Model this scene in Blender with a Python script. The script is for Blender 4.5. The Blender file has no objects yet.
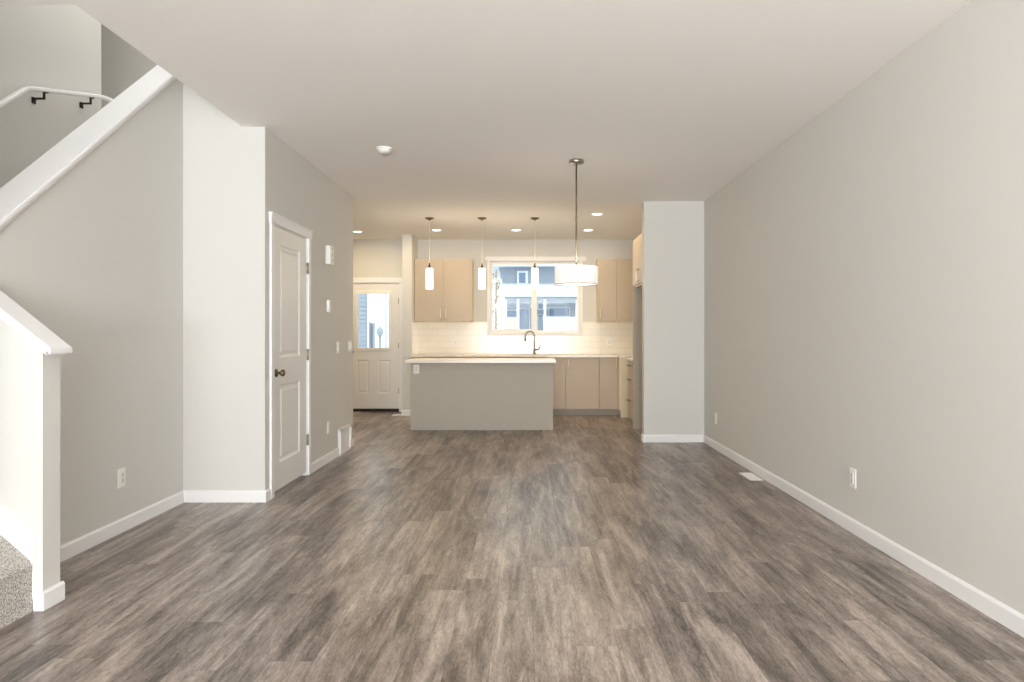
import bpy, bmesh, math, random
from mathutils import Vector, Matrix
random.seed(7)
PI = math.pi
sc = bpy.context.scene
col = sc.collection

# ------------------------------------------------------------------ camera
cd = bpy.data.cameras.new('camera'); cam = bpy.data.objects.new('camera', cd); col.objects.link(cam)
cam.location = (0, 0, 1.22); cam.rotation_euler = (PI/2, 0, 0)
cd.sensor_width = 36; cd.sensor_fit = 'HORIZONTAL'; cd.lens = 664*36/1024
cd.shift_x = -15.5/1024; cd.shift_y = -6/1024
cd.clip_start = .05; cd.clip_end = 300
sc.camera = cam

# ------------------------------------------------------------------ colour management / sampling
sc.view_settings.view_transform = 'Standard'; sc.view_settings.look = 'None'
sc.view_settings.gamma = 1; sc.view_settings.use_curve_mapping = False
sc.view_settings.exposure = 0.09
cy = sc.cycles
cy.use_denoising = True
cy.max_bounces = 12; cy.diffuse_bounces = 8; cy.glossy_bounces = 4; cy.transparent_max_bounces = 16
cy.sample_clamp_indirect = 6; cy.caustics_reflective = False; cy.caustics_refractive = False
cy.use_adaptive_sampling = False

# ------------------------------------------------------------------ world: bright overcast daylight
w = bpy.data.worlds.new('world'); sc.world = w; w.use_nodes = True
bg = w.node_tree.nodes['Background']; bg.inputs[0].default_value = (.92, .965, 1.0, 1); bg.inputs[1].default_value = 2.3

def lamp(name, typ, loc, energy, color=(1, 1, 1), rot=(0, 0, 0), **kw):
    d = bpy.data.lights.new(name, typ); d.energy = energy; d.color = color
    for k, v in kw.items(): setattr(d, k, v)
    o = bpy.data.objects.new(name, d); col.objects.link(o); o.location = loc; o.rotation_euler = rot
    return o
DAY = (.93, .965, 1.0)
# area lamp for daylight at the unseen window added behind the camera
lamp('window_daylight', 'AREA', (-.1, -4.5, 1.38), 55, DAY, (PI/2, 0, 0), shape='RECTANGLE', size=3.3, size_y=2.2)
# added fill lamp aimed up at the ceiling to brighten the whole room
lamp('ceiling_fill', 'AREA', (-.1, -4.48, .9), 970, (.965, .975, .99), (PI/2+1.15, 0, 0), shape='RECTANGLE', size=3.3, size_y=1.2)
# unseen fill lamp added upstairs to brighten the stairwell walls
lamp('stairwell_fill', 'AREA', (-2.75, 5.3, 5.1), 36, (1, .99, .97), (0, -.45, 0), shape='RECTANGLE', size=1.3, size_y=2.2)
WARM = (1.0, .79, .52)

# ------------------------------------------------------------------ materials
def nodes(name):
    m = bpy.data.materials.new(name); m.use_nodes = True
    nt = m.node_tree; b = nt.nodes['Principled BSDF']
    return m, nt, b
def srgb(r, g, b):
    f = lambda c: (c/255)/12.92 if c/255 <= .04045 else ((c/255+.055)/1.055)**2.4
    return (f(r), f(g), f(b), 1)
def plain(name, c, rough=.5, metal=0, spec=.5, bump=0, bscale=200, vary=0, vscale=3):
    m, nt, b = nodes(name)
    b.inputs['Base Color'].default_value = c; b.inputs['Roughness'].default_value = rough
    b.inputs['Metallic'].default_value = metal; b.inputs['Specular IOR Level'].default_value = spec
    tc = nt.nodes.new('ShaderNodeTexCoord')
    if vary:
        n = nt.nodes.new('ShaderNodeTexNoise'); n.inputs['Scale'].default_value = vscale; n.inputs['Detail'].default_value = 3
        nt.links.new(tc.outputs['Object'], n.inputs['Vector'])
        mr = nt.nodes.new('ShaderNodeMapRange'); mr.inputs['To Min'].default_value = 1-vary; mr.inputs['To Max'].default_value = 1+vary
        nt.links.new(n.outputs['Fac'], mr.inputs['Value'])
        mx = nt.nodes.new('ShaderNodeVectorMath'); mx.operation = 'SCALE'
        mx.inputs[0].default_value = c[:3]; nt.links.new(mr.outputs[0], mx.inputs['Scale'])
        nt.links.new(mx.outputs[0], b.inputs['Base Color'])
    if bump:
        n = nt.nodes.new('ShaderNodeTexNoise'); n.inputs['Scale'].default_value = bscale; n.inputs['Detail'].default_value = 4
        nt.links.new(tc.outputs['Object'], n.inputs['Vector'])
        bp = nt.nodes.new('ShaderNodeBump'); bp.inputs['Strength'].default_value = bump; bp.inputs['Distance'].default_value = .002
        nt.links.new(n.outputs['Fac'], bp.inputs['Height']); nt.links.new(bp.outputs[0], b.inputs['Normal'])
    return m
def emit(name, c, strength, base=(.8, .8, .8, 1)):
    m, nt, b = nodes(name)
    b.inputs['Base Color'].default_value = base; b.inputs['Emission Color'].default_value = c
    b.inputs['Emission Strength'].default_value = strength; b.inputs['Roughness'].default_value = .6
    return m
M = {}
M['wall'] = plain('wall_paint', srgb(214, 213, 209), .75, spec=.25, bump=.25, bscale=180)
M['wall_light'] = M['wall']
M['ceiling'] = plain('ceiling_paint', srgb(244, 242, 239), .9, spec=.15, bump=.6, bscale=60)
M['white'] = plain('white_trim_paint', srgb(240, 240, 241), .45, spec=.4, vary=.01)
M['door'] = plain('white_door_paint', srgb(236, 235, 232), .42, spec=.45, vary=.01)
M['plate'] = plain('white_plastic_plate', srgb(240, 240, 236), .35, vary=.01)
M['receptacle'] = plain('receptacle_face', srgb(214, 213, 208), .4, vary=.01)
M['slot'] = plain('dark_slot', srgb(70, 68, 64), .6, vary=.02)
M['cab'] = plain('beige_laminate', srgb(190, 175, 155), .42, spec=.4, vary=.02, vscale=2)
M['cab_edge'] = plain('cream_cabinet_side', srgb(226, 216, 192), .45, vary=.02)
M['taupe'] = plain('taupe_laminate', srgb(182, 175, 162), .5, spec=.35, vary=.015, vscale=4)
M['kick'] = plain('toe_kick_grey', srgb(166, 158, 144), .55, vary=.02)
M['counter'] = plain('white_quartz', srgb(244, 238, 228), .25, spec=.5, vary=.02, vscale=40)
M['nickel'] = plain('brushed_nickel', srgb(168, 160, 146), .32, metal=1, vary=.03, vscale=30)
M['bronze'] = plain('dark_nickel', srgb(120, 108, 88), .35, metal=1, vary=.03, vscale=30)
M['pull'] = plain('satin_pull', srgb(222, 212, 192), .3, metal=.9, vary=.02)
M['black'] = plain('black_rubber', srgb(22, 20, 18), .6, vary=.05)
M['blackmetal'] = plain('black_iron', srgb(34, 32, 30), .45, metal=.4, vary=.05)
M['vinyl'] = plain('white_vinyl', srgb(243, 244, 240), .4, vary=.01)
M['steel'] = plain('sink_steel', srgb(190, 190, 188), .3, metal=1, vary=.03)
M['grille'] = plain('grille_paint', srgb(236, 228, 214), .45, vary=.01)
M['shade'] = emit('lit_white_fabric', (1, .94, .84, 1), .52, (.6, .6, .6, 1))
M['diffuser'] = emit('lit_frosted_diffuser', (1, .90, .78, 1), .75)
M['glass_shade'] = emit('lit_opal_glass', (1, .93, .82, 1), 1.3, (.6, .6, .6, 1))
M['led'] = emit('lit_downlight_lens', (1, .93, .80, 1), 5)
M['siding'] = plain('blue_grey_siding', srgb(150, 160, 170), .7, vary=.04)
M['siding_pale'] = plain('pale_siding', srgb(158, 168, 178), .7, vary=.04)
M['snow'] = plain('snow_ground', srgb(228, 230, 232), .9, vary=.05, vscale=1)
M['outwhite'] = plain('outdoor_white_trim', srgb(214, 220, 226), .6, vary=.02)
M['outwin'] = plain('outdoor_dark_glass', srgb(98, 124, 150), .15, vary=.05)
M['fencewood'] = plain('pale_fence_wood', srgb(196, 186, 170), .7, vary=.08, vscale=12)
M['twig'] = plain('twig_bark', srgb(150, 136, 116), .8, vary=.1)
M['leaf'] = plain('dry_pale_leaf', srgb(168, 160, 112), .8, vary=.15, vscale=20)
M['red'] = plain('red_tag', srgb(200, 96, 80), .6, vary=.05)

# glass: clear, lets daylight straight through, keeps a Fresnel reflection
m, nt, b = nodes('window_glass'); nt.nodes.remove(b)
out = nt.nodes['Material Output']; tr = nt.nodes.new('ShaderNodeBsdfTransparent'); gl = nt.nodes.new('ShaderNodeBsdfGlossy')
gl.inputs['Roughness'].default_value = .03; fr = nt.nodes.new('ShaderNodeFresnel'); fr.inputs['IOR'].default_value = 1.4
tr.inputs[0].default_value = (.96, .98, .98, 1)
mx = nt.nodes.new('ShaderNodeMixShader'); nt.links.new(fr.outputs[0], mx.inputs[0]); nt.links.new(tr.outputs[0], mx.inputs[1])
nt.links.new(gl.outputs[0], mx.inputs[2]); nt.links.new(mx.outputs[0], out.inputs['Surface']); M['glass'] = m

# plank floor
def floor_mat():
    m, nt, b = nodes('vinyl_plank_floor'); L = nt.links.new; N = nt.nodes.new
    def math_(op, a, bb=None, clamp=False):
        n = N('ShaderNodeMath'); n.operation = op; n.use_clamp = clamp
        for i, v in enumerate((a, bb)):
            if v is None: continue
            if isinstance(v, (int, float)): n.inputs[i].default_value = v
            else: L(v, n.inputs[i])
        return n.outputs[0]
    g = N('ShaderNodeNewGeometry'); sx = N('ShaderNodeSeparateXYZ'); L(g.outputs['Position'], sx.inputs[0])
    X, Y = sx.outputs[0], sx.outputs[1]
    u = math_('DIVIDE', math_('ADD', X, 10.04), .165); row = math_('FLOOR', u); fu = math_('FRACT', u)
    wn = N('ShaderNodeTexWhiteNoise'); wn.noise_dimensions = '1D'; L(row, wn.inputs['W'])
    v = math_('ADD', math_('DIVIDE', Y, 1.22), math_('MULTIPLY', wn.outputs['Value'], 7.3)); cell = math_('FLOOR', v); fv = math_('FRACT', v)
    cb = N('ShaderNodeCombineXYZ'); L(row, cb.inputs[0]); L(cell, cb.inputs[1])
    w2 = N('ShaderNodeTexWhiteNoise'); w2.noise_dimensions = '3D'; L(cb.outputs[0], w2.inputs['Vector'])
    rnd = w2.outputs['Value']
    # per plank offset of the texture space
    off = N('ShaderNodeVectorMath'); off.operation = 'SCALE'; off.inputs['Scale'].default_value = 37.0; L(w2.outputs['Color'], off.inputs[0])
    pos = N('ShaderNodeVectorMath'); pos.operation = 'ADD'; L(g.outputs['Position'], pos.inputs[0]); L(off.outputs[0], pos.inputs[1])
    def noise(scale_vec, scale, detail, rough=.55, dist=0, src=pos.outputs[0]):
        mp = N('ShaderNodeMapping'); mp.inputs['Scale'].default_value = scale_vec; L(src, mp.inputs[0])
        n = N('ShaderNodeTexNoise'); n.inputs['Scale'].default_value = scale; n.inputs['Detail'].default_value = detail
        n.inputs['Roughness'].default_value = rough; n.inputs['Distortion'].default_value = dist; L(mp.outputs[0], n.inputs['Vector']); return n.outputs['Fac']
    fine = noise((30, 5, 1), 6, 6, .75)                # fine fibres
    grain = noise((13, 1.15, 1), 1.4, 7, .68, 1.0)     # cathedral figure
    patch = noise((5.5, .95, 1), 1.0, 7, .66, .9)     # dark weathered patches
    crack = noise((13, 4.5, 1), 1.7, 9, .9, 2.0)
    rings = math_('ABSOLUTE', math_('SUBTRACT', math_('FRACT', math_('MULTIPLY', noise((7, .9, 1), .8, 3, .5, .6), 11.0)), .5))      # broken dark flecks
    pg = noise((6, 1.1, 1), 1.0, 6, .66, 1.0, g.outputs['Position'])   # tone running on across neighbouring planks
    t = math_('ADD', math_('MULTIPLY', grain, .38), math_('ADD', math_('MULTIPLY', patch, .30), math_('MULTIPLY', pg, .32)))
    t = math_('ADD', t, math_('MULTIPLY', math_('SUBTRACT', rnd, .5), .06))
    t = math_('ADD', t, math_('MULTIPLY', math_('SUBTRACT', fine, .5), .27))
    cr = N('ShaderNodeValToRGB'); L(t, cr.inputs[0]); e = cr.color_ramp
    e.elements[0].position = .385; e.elements[0].color = srgb(*FLOORC[0])
    e.elements[1].position = .60; e.elements[1].color = srgb(*FLOORC[3])
    for p_, c_ in ((.45, FLOORC[1]), (.52, FLOORC[2])):
        q = e.elements.new(p_); q.color = srgb(*c_)
    ck = N('ShaderNodeMapRange'); ck.inputs['From Min'].default_value = .42; ck.inputs['From Max'].default_value = .49
    ck.inputs['To Min'].default_value = .66; ck.inputs['To Max'].default_value = 1; L(crack, ck.inputs['Value'])
    # fine crackle that only shows inside the dark patches
    mp = N('ShaderNodeMapping'); mp.inputs['Scale'].default_value = (34, 11, 1); L(pos.outputs[0], mp.inputs[0])
    wv = N('ShaderNodeTexNoise'); wv.inputs['Scale'].default_value = .8; wv.inputs['Detail'].default_value = 3; L(mp.outputs[0], wv.inputs['Vector'])
    mxv = N('ShaderNodeVectorMath'); mxv.operation = 'ADD'; L(mp.outputs[0], mxv.inputs[0]); L(wv.outputs['Color'], mxv.inputs[1])
    vo = N('ShaderNodeTexVoronoi'); vo.feature = 'DISTANCE_TO_EDGE'; vo.inputs['Scale'].default_value = .8; L(mxv.outputs[0], vo.inputs['Vector'])
    vm = N('ShaderNodeMapRange'); vm.inputs['From Max'].default_value = .10; vm.inputs['To Min'].default_value = 1; vm.inputs['To Max'].default_value = 0; L(vo.outputs['Distance'], vm.inputs['Value'])
    dm = N('ShaderNodeMapRange'); dm.inputs['From Min'].default_value = .50; dm.inputs['From Max'].default_value = .42; L(t, dm.inputs['Value'])
    ckl = math_('SUBTRACT', 1.0, math_('MULTIPLY', math_('MULTIPLY', vm.outputs[0], dm.outputs[0]), .28))
    # seams
    eu = math_('MINIMUM', fu, math_('SUBTRACT', 1, fu)); ev = math_('MINIMUM', fv, math_('SUBTRACT', 1, fv))
    su = math_('MULTIPLY', eu, .165); sv = math_('MULTIPLY', ev, 1.22)
    d = math_('MINIMUM', su, sv)
    sm = N('ShaderNodeMapRange'); sm.inputs['From Max'].default_value = .0022; sm.inputs['To Min'].default_value = .55; L(d, sm.inputs['Value'])
    rr = N('ShaderNodeMapRange'); rr.inputs['From Max'].default_value = .16; rr.inputs['To Min'].default_value = .84; L(rings, rr.inputs['Value'])
    fac = math_('MULTIPLY', math_('MULTIPLY', math_('MULTIPLY', ck.outputs[0], ckl), rr.outputs[0]), sm.outputs[0])
    mul = N('ShaderNodeVectorMath'); mul.operation = 'SCALE'; L(cr.outputs[0], mul.inputs[0]); L(fac, mul.inputs['Scale'])
    L(mul.outputs[0], b.inputs['Base Color'])
    rg = N('ShaderNodeMapRange'); rg.inputs['To Min'].default_value = .36; rg.inputs['To Max'].default_value = .26; L(t, rg.inputs['Value'])
    L(rg.outputs[0], b.inputs['Roughness']); b.inputs['Specular IOR Level'].default_value = .42
    bp = N('ShaderNodeBump'); bp.inputs['Strength'].default_value = .25; bp.inputs['Distance'].default_value = .0015
    hh = math_('ADD', math_('MULTIPLY', fine, .5), sm.outputs[0]); L(hh, bp.inputs['Height']); L(bp.outputs[0], b.inputs['Normal'])
    return m
FLOORC = ((78, 70, 65), (117, 106, 99), (148, 136, 128), (184, 171, 162))
M['floor'] = floor_mat()

def carpet_mat():
    m, nt, b = nodes('speckled_carpet'); L = nt.links.new; N = nt.nodes.new
    tc = N('ShaderNodeTexCoord'); n = N('ShaderNodeTexNoise'); n.inputs['Scale'].default_value = 190; n.inputs['Detail'].default_value = 3
    n.inputs['Roughness'].default_value = .8; L(tc.outputs['Object'], n.inputs['Vector'])
    cr = N('ShaderNodeValToRGB'); L(n.outputs['Fac'], cr.inputs[0]); e = cr.color_ramp
    e.elements[0].position = .38; e.elements[0].color = srgb(96, 90, 84); e.elements[1].position = .58; e.elements[1].color = srgb(244, 240, 234)
    q = e.elements.new(.47); q.color = srgb(200, 194, 186)
    L(cr.outputs[0], b.inputs['Base Color']); b.inputs['Roughness'].default_value = 1; b.inputs['Specular IOR Level'].default_value = .1
    bp = N('ShaderNodeBump'); bp.inputs['Strength'].default_value = 1; bp.inputs['Distance'].default_value = .008
    L(n.outputs['Fac'], bp.inputs['Height']); L(bp.outputs[0], b.inputs['Normal'])
    return m
M['carpet'] = carpet_mat()

def tile_mat():
    m, nt, b = nodes('white_subway_tile'); L = nt.links.new; N = nt.nodes.new
    g = N('ShaderNodeNewGeometry'); sx = N('ShaderNodeSeparateXYZ'); L(g.outputs['Position'], sx.inputs[0])
    cb = N('ShaderNodeCombineXYZ'); xy = N('ShaderNodeMath'); xy.operation = 'ADD'; L(sx.outputs[0], xy.inputs[0]); L(sx.outputs[1], xy.inputs[1]); L(xy.outputs[0], cb.inputs[0])
    ad = N('ShaderNodeMath'); ad.operation = 'SUBTRACT'; ad.inputs[1].default_value = .915; L(sx.outputs[2], ad.inputs[0]); L(ad.outputs[0], cb.inputs[1])
    br = N('ShaderNodeTexBrick'); br.inputs['Scale'].default_value = 1; br.inputs['Brick Width'].default_value = .305
    br.inputs['Row Height'].default_value = .1; br.inputs['Mortar Size'].default_value = .003; br.offset = .5
    br.inputs['Color1'].default_value = srgb(240, 235, 224); br.inputs['Color2'].default_value = srgb(236, 231, 219)
    br.inputs['Mortar'].default_value = srgb(220, 214, 202); br.inputs['Mortar Smooth'].default_value = .3
    L(cb.outputs[0], br.inputs['Vector']); L(br.outputs['Color'], b.inputs['Base Color'])
    b.inputs['Roughness'].default_value = .18
    bp = N('ShaderNodeBump'); bp.invert = True; bp.inputs['Strength'].default_value = .4; bp.inputs['Distance'].default_value = .002
    L(br.outputs['Fac'], bp.inputs['Height']); L(bp.outputs[0], b.inputs['Normal'])
    return m
M['tile'] = tile_mat()

# ------------------------------------------------------------------ mesh helpers
def bx(bm, x0, x1, y0, y1, z0, z1, bev=0):
    r = bmesh.ops.create_cube(bm, size=1)
    vs = r['verts']
    bmesh.ops.scale(bm, vec=(x1-x0, y1-y0, z1-z0), verts=vs)
    bmesh.ops.translate(bm, vec=((x0+x1)/2, (y0+y1)/2, (z0+z1)/2), verts=vs)
    if bev:
        es = list({e for v in vs for e in v.link_edges})
        bmesh.ops.bevel(bm, geom=es, offset=bev, segments=2, profile=.6, affect='EDGES')
def boxes(*bs, bev=0):
    bm = bmesh.new()
    for q in bs: bx(bm, *q, bev=bev)
    return bm
def prism(pts, axis, a0, a1, bm=None, bev=0):
    """pts: 2-D outline; axis 'x': pts are (y,z); 'y': (x,z); 'z': (x,y)"""
    bm = bm or bmesh.new()
    f = {'x': lambda a, p: (a, p[0], p[1]), 'y': lambda a, p: (p[0], a, p[1]), 'z': lambda a, p: (p[0], p[1], a)}[axis]
    A = [bm.verts.new(f(a0, p)) for p in pts]; B = [bm.verts.new(f(a1, p)) for p in pts]
    n = len(pts); fs = [bm.faces.new(A), bm.faces.new(B[::-1])]
    for i in range(n): fs.append(bm.faces.new((A[i], B[i], B[(i+1) % n], A[(i+1) % n])))
    bmesh.ops.recalc_face_normals(bm, faces=fs)
    if bev:
        es = list({e for f_ in fs for e in f_.edges}); bmesh.ops.bevel(bm, geom=es, offset=bev, segments=2, affect='EDGES')
    return bm
def lathe(prof, cx, cy_, bm=None, n=40):
    """prof: list of (r, z), spun about the vertical through (cx, cy_)"""
    bm = bm or bmesh.new(); rings = []
    for r, z in prof:
        if r < 1e-6: rings.append([bm.verts.new((cx, cy_, z))])
        else: rings.append([bm.verts.new((cx+r*math.cos(2*PI*i/n), cy_+r*math.sin(2*PI*i/n), z)) for i in range(n)])
    fs = []
    for a, c in zip(rings, rings[1:]):
        for i in range(n):
            j = (i+1) % n
            q = [a[i % len(a)], a[j % len(a)], c[j % len(c)], c[i % len(c)]]
            q = list(dict.fromkeys(q))
            if len(q) > 2: fs.append(bm.faces.new(q))
    bmesh.ops.recalc_face_normals(bm, faces=fs)
    for f_ in fs: f_.smooth = True
    return bm
def tube(pts, r, bm=None, n=12, caps=True):
    bm = bm or bmesh.new(); pts = [Vector(p) for p in pts]; rings = []; up = None
    for i, p in enumerate(pts):
        t = (pts[min(i+1, len(pts)-1)] - pts[max(i-1, 0)]).normalized()
        if up is None: up = Vector((0, 0, 1)) if abs(t.z) < .9 else Vector((1, 0, 0))
        a = t.cross(up).normalized(); c = a.cross(t).normalized(); up = c
        rr = r[i] if isinstance(r, (list, tuple)) else r
        rings.append([bm.verts.new(p + a*rr*math.cos(2*PI*k/n) + c*rr*math.sin(2*PI*k/n)) for k in range(n)])
    fs = []
    for A, B in zip(rings, rings[1:]):
        for k in range(n): fs.append(bm.faces.new((A[k], A[(k+1) % n], B[(k+1) % n], B[k])))
    if caps: fs += [bm.faces.new(rings[0][::-1]), bm.faces.new(rings[-1])]
    bmesh.ops.recalc_face_normals(bm, faces=fs)
    for f_ in fs[:-2] if caps else fs: f_.smooth = True
    return bm
def obj(name, bm, mat, parent=None):
    me = bpy.data.meshes.new(name); bm.to_mesh(me); bm.free()
    o = bpy.data.objects.new(name, me); me.materials.append(mat if not isinstance(mat, str) else M[mat])
    col.objects.link(o)
    if parent is not None:
        o.parent = parent; o.matrix_parent_inverse = Matrix.Translation(-parent.location)
        if parent.parent is not None: o.matrix_parent_inverse = Matrix.Identity(4)
    return o
def empty(name, loc=(0, 0, 0)):
    o = bpy.data.objects.new(name, None); o.location = loc; o.empty_display_size = .1; col.objects.link(o); return o
def tag(o, label, cat, group=None, kind=None):
    o['label'] = label; o['category'] = cat
    if group: o['group'] = group
    if kind: o['kind'] = kind
    return o
def thing(name, loc, label, cat, group=None, kind=None): return tag(empty(name, loc), label, cat, group, kind)
def struct(name, bm, mat, label=None, cat=None):
    o = obj(name, bm, mat); o['kind'] = 'structure'
    if label: o['label'] = label; o['category'] = cat
    return o
def sub(name, bm, mat, part):
    """a sub-part: child of a part whose own transform is only its parent inverse"""
    me = bpy.data.meshes.new(name); bm.to_mesh(me); bm.free()
    o = bpy.data.objects.new(name, me); me.materials.append(M[mat]); col.objects.link(o)
    o.parent = part; o.matrix_parent_inverse = Matrix.Identity(4)   # part's world matrix is the identity
    return o

# ------------------------------------------------------------------ dimensions (metres; +Y away from the camera)
H = 2.74; XR = 2.012; XA = -2.516; XB = -1.917; YC = 4.85; YB = 7.30; YW = 10.59; YF = -4.6
DY0, DY1, DZ = 4.985, 5.788, 2.065         # closet door opening in the hall wall
WX0, WX1, WZ0, WZ1 = -.600, .830, 1.255, 2.400    # kitchen window opening
EX0, EX1, EZ = -2.875, -2.045, 2.055       # back door opening

# ------------------------------------------------------------------ shell
struct('floor', boxes((-3.67, 2.2, YF-.1, YW, -.12, 0)), 'floor', 'grey brown wood look plank floor through the whole room', 'floor')
struct('ceiling', boxes((-3.67, 2.15, YF-.1, 3.06, H, 3.04), (-2.08, 2.15, 3.06, YC, H, 3.04), (-2.08, 2.15, YC, YW+.1, H, 3.04),
       (XA, -2.08, YC+.12, YW+.1, H, 3.04), (-3.67, XA, YB-.12, YW+.1, H, 3.04)), 'ceiling', 'off-white textured ceiling', 'ceiling')
struct('wall_right', boxes((XR, XR+.12, YF-.1, YW+.12, 0, H)), 'wall', 'long plain greige wall on the right', 'wall')
struct('wall_back', boxes((-3.67, EX0, YW, YW+.12, 0, H), (EX0, EX1, YW, YW+.12, EZ, H), (EX1, WX0, YW, YW+.12, 0, H),
       (WX0, WX1, YW, YW+.12, 0, WZ0), (WX0, WX1, YW, YW+.12, WZ1, H), (WX1, XR, YW, YW+.12, 0, H)), 'wall', 'far kitchen wall with window and back door', 'wall')
struct('wall_hall', boxes((XB-.12, XB, YC+.12, DY0, 0, H), (XB-.12, XB, DY0, DY1, DZ, H), (XB-.12, XB, DY1, YB, 0, H)), 'wall', 'wall on the left with the closet door', 'wall')
struct('wall_hall_back', boxes((-3.55, XB-.12, YB-.12, YB, 0, H)), 'wall')
struct('wall_closet', boxes((XA-.12, XB, YC, YC+.12, 0, H), (XA-.12, -2.08, YC, YC+.12, H, 3.45)), 'wall', 'narrow light wall facing the room left of the closet door', 'wall')
struct('wall_closet_back', boxes((-3.67, -2.04, 7.0, 7.05, 0, H)), 'wall')
struct('wall_entry_left', boxes((-3.67, -3.55, YB, YW, 0, H)), 'wall')
struct('wall_front', boxes((-2.3, -1.75, YF-.12, YF, 0, H), (-1.75, 1.55, YF-.12, YF, 2.48, H), (-1.75, 1.55, YF-.12, YF, 0, .28), (1.55, XR, YF-.12, YF, 0, H)), 'wall')
struct('wall_front_left', boxes((-2.3, -2.2, YF, 1.9, 0, H)), 'wall')
struct('wall_stair_front', boxes((-3.67, -2.2, 1.9, 2.0, 0, H)), 'wall')
struct('wall_peninsula', boxes((1.326, XR, 7.56, 7.68, 0, H)), 'wall', 'short wall jutting from the right wall beside the kitchen', 'wall')
struct('wall_pilaster', boxes((-1.89, -1.750, 10.03, YW, 0, H)), 'wall', 'narrow wall stub between back door and kitchen cabinets', 'wall')
# stairwell
capz = lambda y: -.887 + .845*y
struct('wall_stair', prism([(2.945, 0), (YC, 0), (YC, capz(YC)-.035), (2.945, capz(2.945)-.035)], 'x', XA-.12, XA), 'wall', 'wall under the upper stair flight with sloping top', 'wall')
struct('wall_stairwell_left', boxes((-3.67, -3.55, 2.0, 5.53, 0, 5.3)), 'wall', 'stairwell wall carrying the handrail', 'wall')
struct('wall_stairwell_back', boxes((-5.1, -2.0, 6.5, 6.6, 2.9, 5.3)), 'wall')
struct('wall_stairwell_right', boxes((-2.08, -1.98, 3.06, 6.5, 3.04, 5.3)), 'wall')
struct('wall_stairwell_front', boxes((-3.67, -1.98, 2.96, 3.06, 3.04, 5.3)), 'wall')
struct('wall_upstairs_left', boxes((-5.1, -5.0, 5.43, 6.5, 2.9, 5.3), (-5.0, -3.67, 5.43, 5.53, 2.9, 5.3)), 'wall')
struct('ceiling_upstairs', boxes((-5.1, -1.98, 2.96, 6.6, 5.3, 5.35)), 'ceiling')
struct('floor_upstairs', boxes((-5.1, -3.67, 5.43, 6.6, 2.84, 3.04), (-3.67, -2.0, 5.9, 6.6, 2.84, 3.04)), 'carpet')
ponz = lambda x: 1.161 + .8*(-x - 2.089)
struct('wall_pony', prism([(-2.15, 0), (XA-.12, 0), (XA-.12, ponz(XA-.12)-.035), (-2.15, ponz(-2.15)-.035)], 'y', 2.945, 3.055), 'wall', 'white half wall beside the first carpeted steps', 'wall')

# caps
def sloped_cap_x(n, x0, x1, y0, y1, label):       # rises along +Y
    t = empty(n); t['kind'] = 'structure'; t['label'] = label; t['category'] = 'trim'
    obj('cap_board', prism([(y0, capz(y0)-.030), (y0, capz(y0)), (y1, capz(y1)), (y1, capz(y1)-.030)], 'x', x0, x1, bev=.004), 'white', t)
    bm = prism([(y0+.03, capz(y0+.03)-.062), (y0+.03, capz(y0+.03)-.028), (y1, capz(y1)-.028), (y1, capz(y1)-.062)], 'x', XA, XA+.012)
    obj('cap_moulding', bm, 'white', t)
sloped_cap_x('trim_1', -2.684, -2.480, 2.90, 4.845, 'broad white sloping cap on the upper stair wall')
t = empty('trim_2'); t['kind'] = 'structure'; t['label'] = 'white sloping cap on the half wall at the left edge'; t['category'] = 'trim'
obj('cap_board', prism([(-2.089, ponz(-2.089)-.026), (-2.089, ponz(-2.089)), (-2.60, ponz(-2.60)), (-2.60, ponz(-2.60)-.030)], 'y', 2.905, 3.052, bev=.004), 'white', t)
bm = prism([(-2.125, ponz(-2.125)-.058), (-2.125, ponz(-2.125)-.026), (-2.55, ponz(-2.55)-.028), (-2.55, ponz(-2.55)-.062)], 'y', 2.930, 3.0545)
obj('cap_moulding', bm, 'white', t)

# stairs
st = thing('staircase', (-2.4, 2.5, 0), 'speckled beige carpeted staircase beside the white half wall', 'staircase')
def step_lower():
    prof = [(-2.186, 0), (-2.186, .17), (-2.182, .205), (-2.205, .235), (-2.34, .352), (-2.40, .39), (-2.66, .40), (-2.66, 0)]
    bm = prism(prof, 'y', 2.62, 2.93); prism([(p[0]-.03, p[1]) for p in prof], 'y', 2.02, 2.62, bm)
    return bm
obj('step', step_lower(), 'carpet', st)
obj('landing', boxes((-3.54, -2.66, 2.02, 2.93, 0, .57)), 'carpet', st)
for i in range(13):
    y = 3.0 + .225*i; z = .57 + .19*(i+1)
    if y > 5.85: break
    obj('step', boxes((-3.54, -2.64, y-.02, y+.245, z-.20, z), bev=.012), 'carpet', st)
obj('stair_underside', prism([(2.95, .35), (5.9, 2.84), (5.9, 2.70), (2.95, .20)], 'x', -3.54, -2.645), 'wall', st)
o = struct('trim_3', prism([(-2.18, .05), (-2.18, .325), (-2.63, .325+.86*.45), (-2.63, .05)], 'y', 2.931, 2.946), 'white', 'white sloping skirting board beside the carpeted steps', 'trim')

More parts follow.
